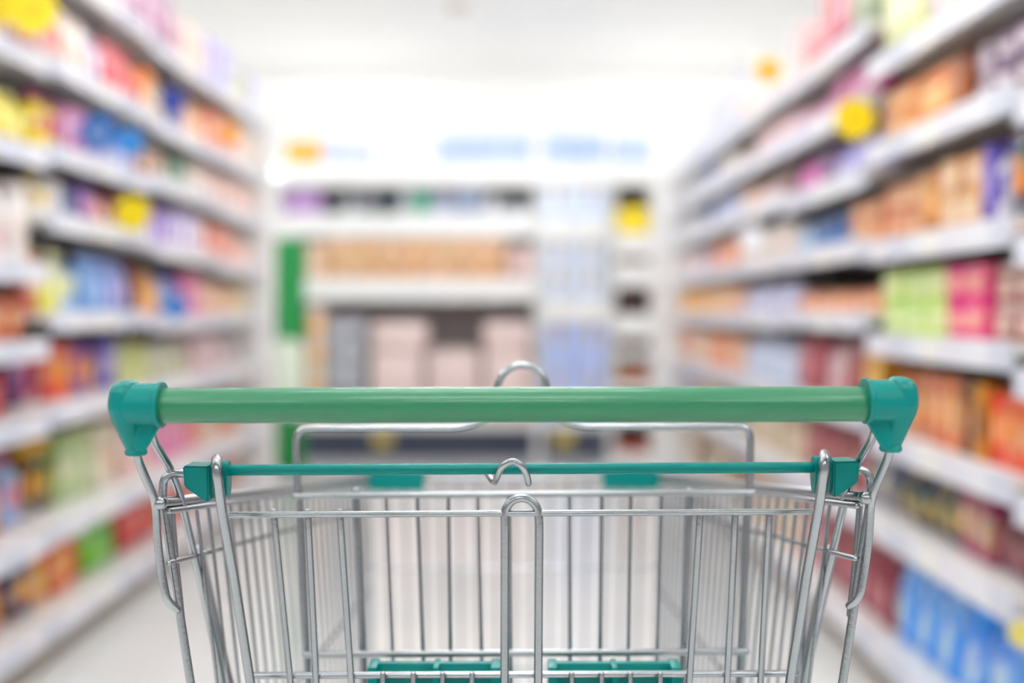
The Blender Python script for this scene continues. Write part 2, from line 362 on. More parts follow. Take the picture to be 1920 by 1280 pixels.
# ---- left side
A = [ # bay, shelf, px0, px1, description, kind, base, accent, height share, width, tiers
 (L1, 7, -40, 98, 'mauve', 'carton', 'a8789a', 'e0c0d0', .8, .12),
 (L2, 7, 102, 190, 'plum', 'carton', '8e5a80', 'd9b4c8', .85, .12), (L2, 7, 192, 284, 'dusty pink', 'pouch', 'b98aa2', 'e8cfd8', .8, .14),
 (L3, 7, 290, 340, 'mauve', 'pouch', 'a9809c', 'ddb9c9', .85, .14), (L3, 7, 342, 405, 'cream', 'carton', 'f3e2da', 'f6cfc0', .6, .13),
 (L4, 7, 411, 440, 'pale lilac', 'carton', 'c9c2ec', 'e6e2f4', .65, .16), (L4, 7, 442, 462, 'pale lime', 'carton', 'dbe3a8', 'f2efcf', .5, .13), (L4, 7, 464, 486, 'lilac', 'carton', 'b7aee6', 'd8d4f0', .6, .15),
 (L1, 6, -30, 20, 'cream', 'pouch', 'efe3cc', 'd98a6a', .8, .12), (L1, 6, 22, 60, 'brick red', 'carton', 'a8564a', 'e9c7b5', .8, .1), (L1, 6, 62, 97, 'pale pink', 'carton', 'ecd0cf', 'cf8f95', .75, .1),
 (L2, 6, 103, 122, 'apricot', 'bottle', 'eab69a', 'd0605a', .8, .085), (L2, 6, 124, 172, 'white', 'pouch', 'f5ece6', 'e6b9a0', .85, .11), (L2, 6, 174, 200, 'lilac', 'bottle', 'c6b8e0', 'f0ecf8', .85, .09),
 (L2, 6, 202, 250, 'crimson', 'pouch', 'd24a62', 'f0a8a8', .85, .11), (L2, 6, 252, 284, 'orange', 'carton', 'ee9a50', 'f6e3c4', .8, .1),
 (L3, 6, 290, 318, 'cream', 'bottle', 'f0e8d8', 'e0d0a0', .75, .1), (L3, 6, 320, 345, 'navy', 'carton', '41508e', '7f8cc8', .75, .11), (L3, 6, 347, 405, 'peach', 'pouch', 'f0c09a', 'f6e2d2', .8, .12),
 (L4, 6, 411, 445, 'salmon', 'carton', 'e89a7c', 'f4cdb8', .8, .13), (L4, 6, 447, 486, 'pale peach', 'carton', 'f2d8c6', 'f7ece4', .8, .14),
 (L1, 5, -40, 14, 'lemon', 'bottle', 'e6cf1e', 'f6f0a0', .82, .1), (L1, 5, 56, 97, 'yellow', 'bottle', 'e8d21c', 'c0408c', .88, .105),
 (L2, 5, 103, 124, 'yellow', 'bottle', 'e8d21c', 'b8488c', .85, .095), (L2, 5, 126, 160, 'rose', 'carton', 'd490bc', 'f0dcea', .8, .08), (L2, 5, 162, 210, 'lilac', 'pouch', 'bcaedd', 'ebe4f4', .82, .1), (L2, 5, 212, 284, 'pale blue', 'pouch', 'b4c6e4', 'd8cfe2', .75, .11),
 (L3, 5, 290, 318, 'bronze', 'jar', 'a87f6c', 'e4d0c2', .75, .1), (L3, 5, 320, 352, 'dark green', 'carton', '3c6a50', 'a8c8ac', .8, .12), (L3, 5, 354, 405, 'cream', 'carton', 'ead2c4', 'f4e9e4', .8, .12),
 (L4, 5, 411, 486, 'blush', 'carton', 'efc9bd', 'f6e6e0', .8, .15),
 (L1, 4, -60, 30, 'pearl', 'pouch', 'efe6e8', 'd9b8b8', .85, .15), (L1, 4, 32, 64, 'white', 'jar', 'f4f0ee', 'eadfd8', .9, .15), (L1, 4, 66, 97, 'white', 'bottle', 'f2efec', 'e8c41c', .9, .14),
 (L2, 4, 103, 128, 'ivory', 'jar', 'f0ebe6', 'd6d2d6', .85, .11), (L2, 4, 130, 150, 'steel blue', 'bottle', '8a9cba', '4c5678', .85, .09), (L2, 4, 152, 174, 'purple', 'carton', '6a3f94', 'c89cd4', .9, .09), (L2, 4, 176, 210, 'pink', 'pouch', 'e49cb0', 'f2d3c0', .85, .1),
 (L2, 4, 212, 240, 'wine red', 'carton', '7a2c3c', 'c07a70', .9, .1), (L2, 4, 242, 284, 'teal', 'carton', '2f6a7c', '9cc4d0', .85, .1),
 (L3, 4, 290, 326, 'violet', 'pouch', 'a88cd0', 'e4d2ec', .85, .11), (L3, 4, 328, 368, 'pale lilac', 'carton', 'cfc4e6', 'ece6f2', .85, .11), (L3, 4, 370, 405, 'pale rose', 'carton', 'f0cfc8', 'f8ebe6', .8, .12),
 (L4, 4, 411, 440, 'coral', 'carton', 'dc7f70', 'f2c3b6', .85, .13), (L4, 4, 442, 486, 'shell pink', 'pouch', 'f2c9be', 'f6e3dc', .8, .15),
 (L1, 3, -60, 30, 'rust', 'carton', 'b45a34', 'e6b48a', .85, .1), (L1, 3, 32, 72, 'salmon', 'carton', 'd2735c', 'e8b09a', .8, .1), (L1, 3, 74, 97, 'yellow green', 'bottle', 'd3cf3a', 'eeecaa', .9, .1),
 (L2, 3, 103, 118, 'pale yellow', 'bottle', 'ece88a', 'f4f2cc', .9, .09), (L2, 3, 120, 156, 'pale blue', 'bottle', 'a9c4ea', 'eef0c0', .88, .1), (L2, 3, 158, 200, 'sky blue', 'pouch', '78a8dc', 'c4d8f0', .88, .11), (L2, 3, 202, 246, 'periwinkle', 'pouch', '93a8dc', 'd8c8e4', .85, .11),
 (L2, 3, 248, 262, 'dark red', 'carton', '7c3038', 'b4686a', .9, .09), (L2, 3, 264, 284, 'orange', 'bottle', 'f09a2a', 'f6c878', .88, .09),
 (L3, 3, 290, 306, 'amber', 'bottle', 'eca43c', 'f4d090', .85, .1), (L3, 3, 308, 346, 'blue', 'pouch', '6f92d0', 'd3d8ee', .8, .11), (L3, 3, 348, 392, 'hot pink', 'carton', 'e07cae', 'f3bcd2', .85, .11), (L3, 3, 394, 405, 'peach', 'carton', 'eec4a4', 'f5e0d0', .8, .12),
 (L4, 3, 411, 436, 'peach', 'pouch', 'f0c4a2', 'f6e4d4', .8, .14), (L4, 3, 438, 486, 'sand', 'carton', 'e6cc9a', 'f2e6d0', .7, .15),
 (L1, 2, -60, 14, 'red', 'carton', 'c43444', 'e88c8c', .85, .1), (L1, 2, 16, 46, 'plum', 'carton', '54285c', '9a5c9c', .85, .09), (L1, 2, 48, 82, 'raspberry', 'pouch', 'b0406c', '7a2c50', .85, .1), (L1, 2, 84, 97, 'scarlet', 'carton', 'd23a34', 'f0a060', .85, .09),
 (L2, 2, 103, 132, 'orange red', 'carton', 'dc5a2c', 'f6b040', .85, .09), (L2, 2, 134, 160, 'violet', 'carton', '6c4ca0', 'e88440', .85, .09), (L2, 2, 162, 184, 'orange', 'pouch', 'f08c30', 'f8d080', .85, .1), (L2, 2, 186, 226, 'indigo', 'carton', '7068b4', 'c8b8dc', .85, .1),
 (L2, 2, 228, 284, 'pale lime', 'pouch', 'dfe49c', 'f2efc8', .85, .11), (L3, 2, 290, 340, 'white', 'pouch', 'ece8de', 'dce0b0', .8, .12), (L3, 2, 342, 405, 'pale pink', 'carton', 'f0ccd0', 'f7e8e8', .8, .12), (L4, 2, 411, 486, 'pearl', 'pouch', 'f2dcd8', 'f8eeec', .8, .15),
 (L1, 1, -60, 12, 'red', 'pouch', 'cc3c3c', 'f0c0a0', .75, .11), (L1, 1, 14, 54, 'light blue', 'bottle', 'a6c6ec', 'e888a4', .75, .1), (L1, 1, 56, 97, 'dark brown', 'jar', '4a2c34', 'e4b020', .8, .1),
 (L2, 1, 103, 135, 'green', 'carton', 'a8bc7c', 'e4e6c4', .8, .1), (L2, 1, 137, 180, 'lime', 'pouch', 'c4d69c', 'eeeeda', .8, .11), (L2, 1, 182, 230, 'cream', 'carton', 'f0e8d2', 'f2cdb8', .8, .11), (L2, 1, 232, 284, 'pale rose', 'carton', 'f0ccc4', 'f6e4de', .8, .11),
 (L3, 1, 290, 340, 'bubblegum pink', 'carton', 'ec8cba', 'f4bcd4', .85, .11), (L3, 1, 342, 380, 'salmon', 'pouch', 'ea8c84', 'f4c8b8', .8, .12), (L3, 1, 382, 405, 'cream', 'carton', 'ecdcc8', 'f4ece0', .8, .12), (L4, 1, 411, 486, 'terracotta', 'carton', 'd88058', 'f0bc94', .7, .15),
 (L1, 0, -60, 26, 'flame orange', 'pouch', 'e8642a', 'f6b43c', .85, .12), (L1, 0, 28, 60, 'navy', 'carton', '2c3a6a', 'e6a830', .75, .09), (L1, 0, 62, 97, 'golden', 'pouch', 'f0a024', 'f8dc78', .85, .11),
 (L2, 0, 103, 130, 'orange', 'carton', 'ee7c28', 'f6c060', .85, .1), (L2, 0, 132, 158, 'red', 'pouch', 'd83030', 'f09060', .85, .12), (L2, 0, 160, 240, 'bright green', 'pouch', '7cc43c', 'a4dc60', .9, .12), (L2, 0, 242, 284, 'crimson', 'carton', 'c42c38', 'e86c60', .85, .11),
 (L3, 0, 290, 345, 'coral red', 'carton', 'dc4c44', 'f09484', .85, .12), (L3, 0, 347, 405, 'cream', 'pouch', 'eee0cc', 'e4b8a0', .8, .13), (L4, 0, 411, 486, 'brick', 'carton', 'c87860', 'ecc4b0', .8, .15),
 # ---- right side
 (R1, 7, 1902, 1625, 'pale green', 'carton', 'dce4b0', 'f0eed0', .8, .14), (R0, 7, 2300, 1905, 'white', 'carton', 'eeeae8', 'c8a8b4', .8, .14),
 (R1, 6, 1640, 1725, 'pale lime', 'carton', 'dbe0a8', 'f2ecd0', .85, .11), (R1, 6, 1727, 1895, 'cream', 'pouch', 'f0e8dc', 'cdbccf', .8, .13),
 (R2, 7, 1470, 1508, 'pale rose', 'carton', 'ecc8c8', 'f6e6e4', .6, .13), (R2, 7, 1510, 1538, 'crimson', 'pouch', 'cc3058', 'e88ca0', .6, .12), (R2, 7, 1540, 1590, 'cherry', 'carton', 'b83c60', 'eab0bc', .75, .12), (R2, 7, 1592, 1620, 'sage', 'carton', '9aa48a', 'd4dcc0', .95, .1),
 (R3, 7, 1372, 1405, 'cream', 'carton', 'f4e4da', 'f6d8cc', .4, .15), (R3, 7, 1407, 1462, 'blush', 'pouch', 'f0d0cc', 'f8ece8', .45, .15), (R4, 7, 1306, 1364, 'pale grey', 'carton', 'd8d8e4', 'eeeef2', .75, .2), (R5, 7, 1270, 1302, 'white', 'carton', 'f0f0f2', 'dcdce6', .5, .2),
 (R1, 5, 1642, 1712, 'tan', 'carton', 'd99c6c', 'f3c794', .85, .12, 2), (R1, 5, 1714, 1780, 'orange tan', 'carton', 'd98c50', 'f4cc98', .85, .18), (R1, 5, 1782, 1806, 'brown', 'carton', '94582e', 'b87c50', .85, .1),
 (R1, 5, 1808, 1850, 'grey violet', 'jar', '8c7890', 'e6d8dc', .85, .075, 2), (R1, 5, 1852, 1895, 'purple', 'tin', '7c6480', 'e8dce0', .85, .07, 2), (R0, 5, 2300, 1905, 'brown', 'jar', '8c5c44', 'ece4e4', .8, .11),
 (R0, 6, 2300, 1905, 'violet', 'jar', '8878a8', 'e8e4f0', .85, .11), (R0, 4, 2300, 1955, 'orange', 'carton', 'e8922c', '3c2c60', .9, .09), (R0, 4, 1952, 1903, 'navy', 'carton', '2a2458', 'e89c30', .9, .08),
 (R0, 3, 2300, 1905, 'dark brown', 'jar', '4c342c', 'e8dcd0', .8, .1), (R0, 2, 2300, 1905, 'red', 'carton', 'b83030', 'f0a050', .85, .11), (R0, 1, 2300, 1905, 'maroon', 'carton', '7c2c4c', 'c47c98', .85, .11), (R0, 0, 2300, 1905, 'blue', 'pouch', '1094e4', 'd8e4f0', .9, .13),
 (R2, 6, 1470, 1518, 'pale mauve', 'carton', 'd8b4c4', 'eedce4', .7, .11), (R2, 6, 1520, 1558, 'pink', 'pouch', 'e0a0bc', 'f0d0dc', .8, .11), (R2, 6, 1560, 1618, 'magenta', 'carton', 'b04888', 'dc98bc', .85, .09),
 (R2, 5, 1470, 1494, 'brown', 'carton', '70504c', 'a88c84', .8, .1), (R2, 5, 1496, 1534, 'orchid', 'pouch', 'cc5cb0', 'eeb4d8', .85, .11), (R2, 5, 1536, 1560, 'dark purple', 'carton', '5c3468', '94749c', .85, .09), (R2, 5, 1562, 1618, 'lavender', 'pouch', 'a8a4d8', 'dcd8ee', .8, .1),
 (R1, 4, 1625, 1668, 'tan', 'carton', 'd49468', 'f0c8a4', .85, .1, 2), (R1, 4, 1670, 1725, 'russet', 'carton', 'c87c50', 'eebf98', .75, .1, 2), (R1, 4, 1727, 1760, 'golden brown', 'carton', 'b8803c', 'e8b478', .8, .09), (R1, 4, 1762, 1836, 'oatmeal', 'carton', 'dcae80', 'f2dcc4', .85, .095, 2),
 (R1, 4, 1838, 1858, 'violet', 'carton', '6c5cb0', 'a498d4', .9, .05), (R1, 4, 1860, 1882, 'white', 'bottle', 'ece8ec', '6858a8', .9, .055), (R1, 4, 1884, 1897, 'orange', 'carton', 'ec9c34', 'f6c870', .9, .05),
 (R2, 4, 1470, 1520, 'pale blue', 'pouch', 'b4d0ec', 'e0ebf4', .8, .12), (R2, 4, 1522, 1594, 'deep blue', 'carton', '1c4c7c', '4c90c8', .75, .1, 1, 'low'), (R2, 4, 1596, 1618, 'tan', 'carton', 'd8a078', 'f0d0b0', .7, .1),
 (R1, 3, 1625, 1770, 'lime green', 'carton', 'c4dc80', 'eef0c4', .93, .115, 2), (R1, 3, 1772, 1846, 'magenta', 'carton', 'dc3c8c', 'f2b8a8', .93, .09, 2), (R1, 3, 1848, 1895, 'brownish pink', 'jar', 'b08078', 'f0d6cc', .9, .075, 2),
 (R2, 3, 1470, 1616, 'peach', 'pouch', 'e4a07c', 'f4d0b4', .5, .11),
 (R1, 2, 1625, 1670, 'mustard', 'carton', 'c89434', 'ecc470', .88, .09), (R1, 2, 1672, 1720, 'caramel', 'pouch', 'c47c48', 'f0bc8c', .88, .1), (R1, 2, 1722, 1798, 'orange', 'carton', 'd07848', 'f4c090', .88, .09), (R1, 2, 1800, 1822, 'chocolate', 'carton', '442018', 'a86828', .9, .05),
 (R1, 2, 1824, 1848, 'golden', 'carton', 'd09430', '7a4818', .88, .055), (R1, 2, 1850, 1895, 'red and orange', 'carton', 'd84c30', 'f4ac6c', .8, .07),
 (R2, 2, 1470, 1538, 'maroon', 'carton', '9c3c50', 'c88088', .88, .1), (R2, 2, 1540, 1580, 'white and pink', 'pouch', 'e8d4d8', 'c88c98', .85, .11), (R2, 2, 1582, 1618, 'burgundy', 'carton', '84283c', 'c06c70', .88, .1),
 (R1, 1, 1625, 1700, 'slate', 'pouch', '6c7088', 'dcd0b8', .88, .1), (R1, 1, 1702, 1798, 'navy', 'pouch', '20284c', 'dcc070', .9, .09), (R1, 1, 1800, 1862, 'mauve red', 'carton', 'a03c6c', 'e4c49c', .88, .08), (R1, 1, 1864, 1895, 'dark maroon', 'pouch', '60203c', 'c48490', .88, .07),
 (R2, 1, 1470, 1540, 'cream', 'pouch', 'e0ccb4', 'f0e2d0', .85, .11), (R2, 1, 1542, 1618, 'maroon', 'carton', '8c3044', 'c47878', .88, .1),
 (R1, 0, 1625, 1897, 'bright blue', 'pouch', '109cee', 'd0e4f0', .92, .125), (R2, 0, 1470, 1540, 'rose', 'carton', 'c48c94', 'e8ccd0', .85, .11), (R2, 0, 1542, 1618, 'dark red', 'pouch', '903848', 'd498a0', .85, .11),
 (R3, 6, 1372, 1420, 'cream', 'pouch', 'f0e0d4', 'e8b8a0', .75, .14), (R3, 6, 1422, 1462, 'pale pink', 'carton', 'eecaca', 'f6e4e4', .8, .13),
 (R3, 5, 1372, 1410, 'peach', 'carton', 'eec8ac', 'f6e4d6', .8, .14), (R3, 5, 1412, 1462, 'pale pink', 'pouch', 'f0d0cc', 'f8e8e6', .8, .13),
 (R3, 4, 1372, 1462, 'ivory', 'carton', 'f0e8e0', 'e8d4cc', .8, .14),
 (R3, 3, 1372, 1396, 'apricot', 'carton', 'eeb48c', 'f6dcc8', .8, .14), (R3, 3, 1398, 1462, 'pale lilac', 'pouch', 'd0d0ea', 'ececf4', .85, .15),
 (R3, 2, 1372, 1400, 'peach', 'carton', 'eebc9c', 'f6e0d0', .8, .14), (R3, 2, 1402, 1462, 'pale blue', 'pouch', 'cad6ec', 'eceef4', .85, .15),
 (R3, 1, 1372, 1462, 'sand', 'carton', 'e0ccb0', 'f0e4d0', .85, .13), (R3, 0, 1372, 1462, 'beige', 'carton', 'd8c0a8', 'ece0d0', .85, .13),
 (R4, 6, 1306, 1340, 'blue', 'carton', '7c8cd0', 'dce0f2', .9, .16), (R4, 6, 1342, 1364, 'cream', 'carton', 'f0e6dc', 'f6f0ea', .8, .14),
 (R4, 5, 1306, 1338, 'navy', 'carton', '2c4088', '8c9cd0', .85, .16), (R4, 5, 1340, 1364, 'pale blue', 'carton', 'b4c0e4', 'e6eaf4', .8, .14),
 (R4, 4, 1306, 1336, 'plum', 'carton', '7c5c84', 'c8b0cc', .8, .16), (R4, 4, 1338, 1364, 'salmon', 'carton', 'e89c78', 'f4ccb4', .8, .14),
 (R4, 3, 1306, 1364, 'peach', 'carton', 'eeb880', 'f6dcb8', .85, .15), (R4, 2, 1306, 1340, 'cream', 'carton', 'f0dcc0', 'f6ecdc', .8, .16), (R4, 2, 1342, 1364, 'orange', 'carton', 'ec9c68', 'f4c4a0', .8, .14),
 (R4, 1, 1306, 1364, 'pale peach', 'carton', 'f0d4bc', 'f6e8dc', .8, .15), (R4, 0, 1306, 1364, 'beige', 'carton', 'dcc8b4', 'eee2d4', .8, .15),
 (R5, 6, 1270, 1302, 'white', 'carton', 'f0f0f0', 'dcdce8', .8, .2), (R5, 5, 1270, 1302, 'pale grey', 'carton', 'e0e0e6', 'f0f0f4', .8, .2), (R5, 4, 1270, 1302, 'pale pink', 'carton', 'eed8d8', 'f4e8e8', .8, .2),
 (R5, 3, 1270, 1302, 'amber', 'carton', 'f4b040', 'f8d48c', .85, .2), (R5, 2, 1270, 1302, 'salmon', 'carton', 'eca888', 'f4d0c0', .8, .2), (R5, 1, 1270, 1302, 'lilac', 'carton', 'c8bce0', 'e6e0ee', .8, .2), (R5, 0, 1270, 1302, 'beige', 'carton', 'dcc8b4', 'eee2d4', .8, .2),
]
BAYS = [L1, L2, L3, L4, R0, R1, R2, R3, R4, R5]
rows = {}
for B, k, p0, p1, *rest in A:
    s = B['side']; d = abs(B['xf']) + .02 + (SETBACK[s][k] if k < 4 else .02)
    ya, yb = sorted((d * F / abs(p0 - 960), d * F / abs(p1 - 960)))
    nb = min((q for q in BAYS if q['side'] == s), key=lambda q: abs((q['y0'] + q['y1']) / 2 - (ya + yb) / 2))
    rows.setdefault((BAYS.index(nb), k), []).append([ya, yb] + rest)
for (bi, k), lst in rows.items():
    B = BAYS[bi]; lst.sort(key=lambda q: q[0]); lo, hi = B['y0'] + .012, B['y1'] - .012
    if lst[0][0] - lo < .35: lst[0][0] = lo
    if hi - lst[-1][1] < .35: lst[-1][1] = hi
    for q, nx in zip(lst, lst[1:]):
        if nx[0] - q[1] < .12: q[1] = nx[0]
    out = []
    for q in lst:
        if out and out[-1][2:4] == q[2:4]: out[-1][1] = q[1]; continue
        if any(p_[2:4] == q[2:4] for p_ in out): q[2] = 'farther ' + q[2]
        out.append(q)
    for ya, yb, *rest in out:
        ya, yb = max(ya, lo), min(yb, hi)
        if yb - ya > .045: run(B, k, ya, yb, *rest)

# ------------------------------------------------------------------ shelves closing the aisle
def cbay(px0, px1, ys, lab, short, depth=0.5, top=2.13):
    """bay facing the camera: ys = picture rows of the shelf tops, bottom first"""
    x0, x1 = X(px0, YC), X(px1, YC); t = empty('shelving_bay', (x0, YC, 0), lab, 'shelving', 'white shelving bays closing the aisle')
    L = x1 - x0
    b = bmesh.new(); box(b, 0, L, depth, depth + .02, 0, top - .03); obj('back_panel', b, BACK, t, False)
    for x in (0, L - .02):
        b = bmesh.new(); box(b, x, x + .02, .02, depth, 0, top - .03); obj('side_panel', b, WHITE, t, False)
    zs = [Z(y, YC) for y in ys]
    b = bmesh.new(); box(b, .02, L - .02, .05, .07, 0, zs[0] - .03); obj('kick_plate', b, mat('dark_kick_plate', '3a4054', .5), t, False)
    for z in zs:
        b = bmesh.new(); box(b, .02, L - .02, .006, depth, z - .03, z); sh = obj('shelf', b, SHELF, t, False)
        b = bmesh.new(); box(b, 0, L, 0, .006, z - .15 if z > 0.9 else z - .05, z + .01); obj('price_rail', b, WHITE, sh, False)
    return dict(x0=x0, x1=x1, zs=zs, short=short)
C1 = cbay(518, 1008, [790, 524, 404, 308], 'wide white shelving bay facing the camera across the end of the aisle', 'wide end bay')
C2 = cbay(1012, 1145, [790, 565, 412, 308], 'narrow shelving bay of pale blue packs at the end of the aisle', 'blue end bay')
C3 = cbay(1149, 1226, [852, 780, 722, 658, 592, 497, 440, 308], 'slim shelving bay with the yellow box at the end of the aisle', 'slim end bay')
def cput(B, k, px0, px1, y_top, desc, kind, base, accent, n=1, style='none', tiers=1, dp=.25, off=.04, y_bot=None):
    z = B['zs'][k] if y_bot is None else Z(y_bot, YC) + .002; h = (Z(y_top, YC) - z) / tiers; xa, xb = X(px0, YC), X(px1, YC); st = (xb - xa) / n
    for i in range(n):
        for j in range(tiers):
            lay = '' if tiers == 1 else [' at the bottom', ' second up', ' third up', ' fourth up'][j]
            nm = ('%s %s from left%s, %s shelf up, %s' % (ords[i] + ' ' + desc, kind, lay.replace(' at the', ''), ords[k], B['short'])) if n > 1 else '%s %s%s on %s shelf up, %s' % (desc, kind, lay, ords[k], B['short'])
            # the product's front is -x, turned to face the camera
            q = min(dp, st * .95) if kind in ('jar', 'bottle', 'tin') else dp
            product(kind, (xa + st * (i + .5), YC + off + q / 2, z + .0006 + j * (h + .0012)), st * .96, q, h, base, accent, style, nm, '%s %s, %s' % (desc, PLUR[kind], B['short']), PI / 2)
cput(C1, 3, 532, 596, 264, 'yellow', 'carton', 'f2b41c', 'f2b41c')
cput(C1, 3, 604, 692, 268, 'faint blue', 'carton', 'd0d8f2', 'e0e6f8')
cput(C1, 3, 700, 810, 262, 'white', 'carton', 'f6f6f6', 'ffffff', 2)
cput(C1, 3, 818, 1000, 250, 'pale blue', 'carton', 'bccaf0', 'cfdaf6', 3)
cput(C2, 3, 1020, 1140, 248, 'pale blue', 'carton', 'b8c8f0', 'cbd8f6', 2)
cput(C3, 7, 1152, 1224, 252, 'pale blue', 'carton', 'c4d0f2', 'd4def6')
cput(C1, 2, 530, 598, 357, 'lilac', 'carton', 'c0a0cc', 'e6d8ea', 2)
cput(C1, 2, 604, 640, 372, 'charcoal', 'jar', '3e4048', 'd8d8dc', 1)
cput(C1, 2, 642, 670, 362, 'light grey', 'bottle', 'c4c8cc', 'e8e8ec', 1)
cput(C1, 2, 674, 708, 358, 'grey', 'carton', '86868c', 'b8b8bc', 1)
cput(C1, 2, 712, 742, 358, 'dark teal', 'bottle', '24444c', '54747c', 1)
cput(C1, 2, 746, 772, 356, 'silver', 'carton', 'b4b8bc', 'dcdce0', 1)
cput(C1, 2, 776, 804, 356, 'sea green', 'carton', '5ca88c', '9cd0bc', 1)
cput(C1, 2, 808, 850, 356, 'pale lilac', 'bottle', 'c8ccde', 'f0f0f6', 2)
cput(C1, 2, 854, 902, 356, 'blue grey', 'carton', 'a0aabf', 'd2d6e2', 2)
cput(C1, 2, 906, 936, 368, 'white', 'jar', 'e6e8ec', 'f6f6f8', 1)
cput(C1, 2, 940, 1000, 376, 'pearl', 'pouch', 'd4d8dc', 'f2f2f0', 2)
cput(C1, 1, 574, 600, 455, 'cream', 'carton', 'efd9c4', 'f3ca6a', 1)
cput(C1, 1, 604, 948, 446, 'brown', 'case', 'eec6a0', 'b89478', 8, 'blob')
cput(C1, 1, 954, 1000, 462, 'pale pink', 'carton', 'e4ccc8', 'f2e4e0', 2)
cput(C1, 0, 576, 604, 575, 'orange and white', 'carton', 'f0dcd0', 'f0c070', 1, 'low', 4)
cput(C1, 0, 610, 684, 598, 'grey', 'carton', 'c4c4ca', '94989e', 1, 'low', 4)
cput(C1, 0, 690, 794, 656, 'left rose', 'bale', 'eedcd8', 'e2ccc8', dp=.3)
cput(C1, 0, 797, 901, 656, 'middle rose', 'bale', 'ecdad6', 'e0cac6', dp=.3)
cput(C1, 0, 904, 1000, 656, 'right rose', 'bale', 'eedcd8', 'e2ccc8', dp=.3)
cput(C1, 0, 690, 802, 602, 'left upper rose', 'bale', 'eedcd8', 'e2ccc8', dp=.3, y_bot=656)
cput(C1, 0, 904, 1000, 602, 'right upper rose', 'bale', 'eedcd8', 'e2ccc8', dp=.3, y_bot=656)
cput(C2, 2, 1018, 1138, 352, 'light blue', 'case', 'e0e9fa', 'c8d8f4', 2, 'none', 1)
cput(C2, 1, 1018, 1138, 444, 'soft blue', 'case', 'dde3ef', 'eceff6', 2, 'none', 2)
cput(C2, 0, 1018, 1138, 604, 'blue', 'case', 'c2cef0', 'd2dcf4', 2, 'none', 2)
cput(C3, 6, 1156, 1219, 388, 'bright yellow', 'carton', 'f6d818', 'f8e45c')
cput(C3, 5, 1156, 1219, 458, 'amber and brown', 'carton', 'e2b83c', '6e4420', 1, 'low')
cput(C3, 4, 1156, 1219, 550, 'dark brown', 'carton', '3e1c18', '24242c', 2)
cput(C3, 3, 1156, 1219, 628, 'brown', 'carton', '64382a', '8c5c48', 2)
cput(C3, 2, 1156, 1219, 690, 'tan', 'carton', 'b88c78', 'd8b8a8', 2)
cput(C3, 1, 1156, 1219, 748, 'rust', 'carton', 'a8644c', 'cc9480', 2)
cput(C3, 0, 1156, 1219, 834, 'red brown', 'carton', 'b06048', 'c8846c', 2)
for px, nm in ((716, 'left'), (1058, 'right')):
    b_ = bmesh.new(); box(b_, 0, .13, 0, .004, 0, .1); tag(obj('price_card', b_, mat('yellow_card', 'd8c060', .5), smooth=False, loc=(X(px, YC) - .065, YC + .045, .09)), 'yellow card low on the %s dark plinth below the end shelves' % nm, 'price card')
# panels closing the two row ends
b_ = bmesh.new(); box(b_, 0, .6, 0, .17, 0, 2.22, .004); tag(obj('end_panel', b_, WHITE, smooth=False, loc=(.897, 6.45, 0)), 'plain white end panel closing the far end of the right shelves', 'end panel')
b_ = bmesh.new(); box(b_, -.32, .2, 0, .12, 0, 2.12, .004); tag(obj('end_panel', b_, WHITE, smooth=False, loc=(-1.52, 5.6, 0)), 'plain white end panel closing the far end of the left shelves', 'end panel')

# green board standing by the end of the left row
def board_material():
    m = bpy.data.materials.new('green_board_print'); m.use_nodes = True; nt = m.node_tree; b = nt.nodes['Principled BSDF']
    b.inputs['Roughness'].default_value = 0.6
    tc = nt.nodes.new('ShaderNodeTexCoord'); sp = nt.nodes.new('ShaderNodeSeparateXYZ'); nt.links.new(tc.outputs['Generated'], sp.inputs[0])
    cr = nt.nodes.new('ShaderNodeValToRGB'); cr.color_ramp.interpolation = 'CONSTANT'; e = cr.color_ramp.elements
    e[0].position = 0; e[0].color = lin('0c8038'); e[1].position = .24; e[1].color = lin('dfe8d4'); q = e.new(.55); q.color = lin('0c8a40')
    no = nt.nodes.new('ShaderNodeTexNoise'); no.inputs['Scale'].default_value = 3; nt.links.new(tc.outputs['Generated'], no.inputs['Vector'])
    ad = nt.nodes.new('ShaderNodeMath'); ad.operation = 'MULTIPLY_ADD'; ad.inputs[1].default_value = .12; nt.links.new(no.outputs['Fac'], ad.inputs[0]); nt.links.new(sp.outputs['Z'], ad.inputs[2])
    sb = nt.nodes.new('ShaderNodeMath'); sb.operation = 'SUBTRACT'; sb.inputs[1].default_value = .06; nt.links.new(ad.outputs[0], sb.inputs[0])
    nt.links.new(sb.outputs[0], cr.inputs[0]); nt.links.new(cr.outputs[0], b.inputs['Base Color']); return m
t = empty('display_board', (X(540, 6.6), 6.6, 0), 'tall narrow green display board standing at the far end of the left shelves', 'display board')
b_ = bmesh.new(); box(b_, -.105, .105, -.012, .012, .03, Z(447, 6.6), .004); obj('panel', b_, board_material(), t)
b_ = bmesh.new(); box(b_, -.12, .12, -.12, .12, 0, .03, .006); obj('foot', b_, mat('grey_plastic', '9a9c9a', .5), t)

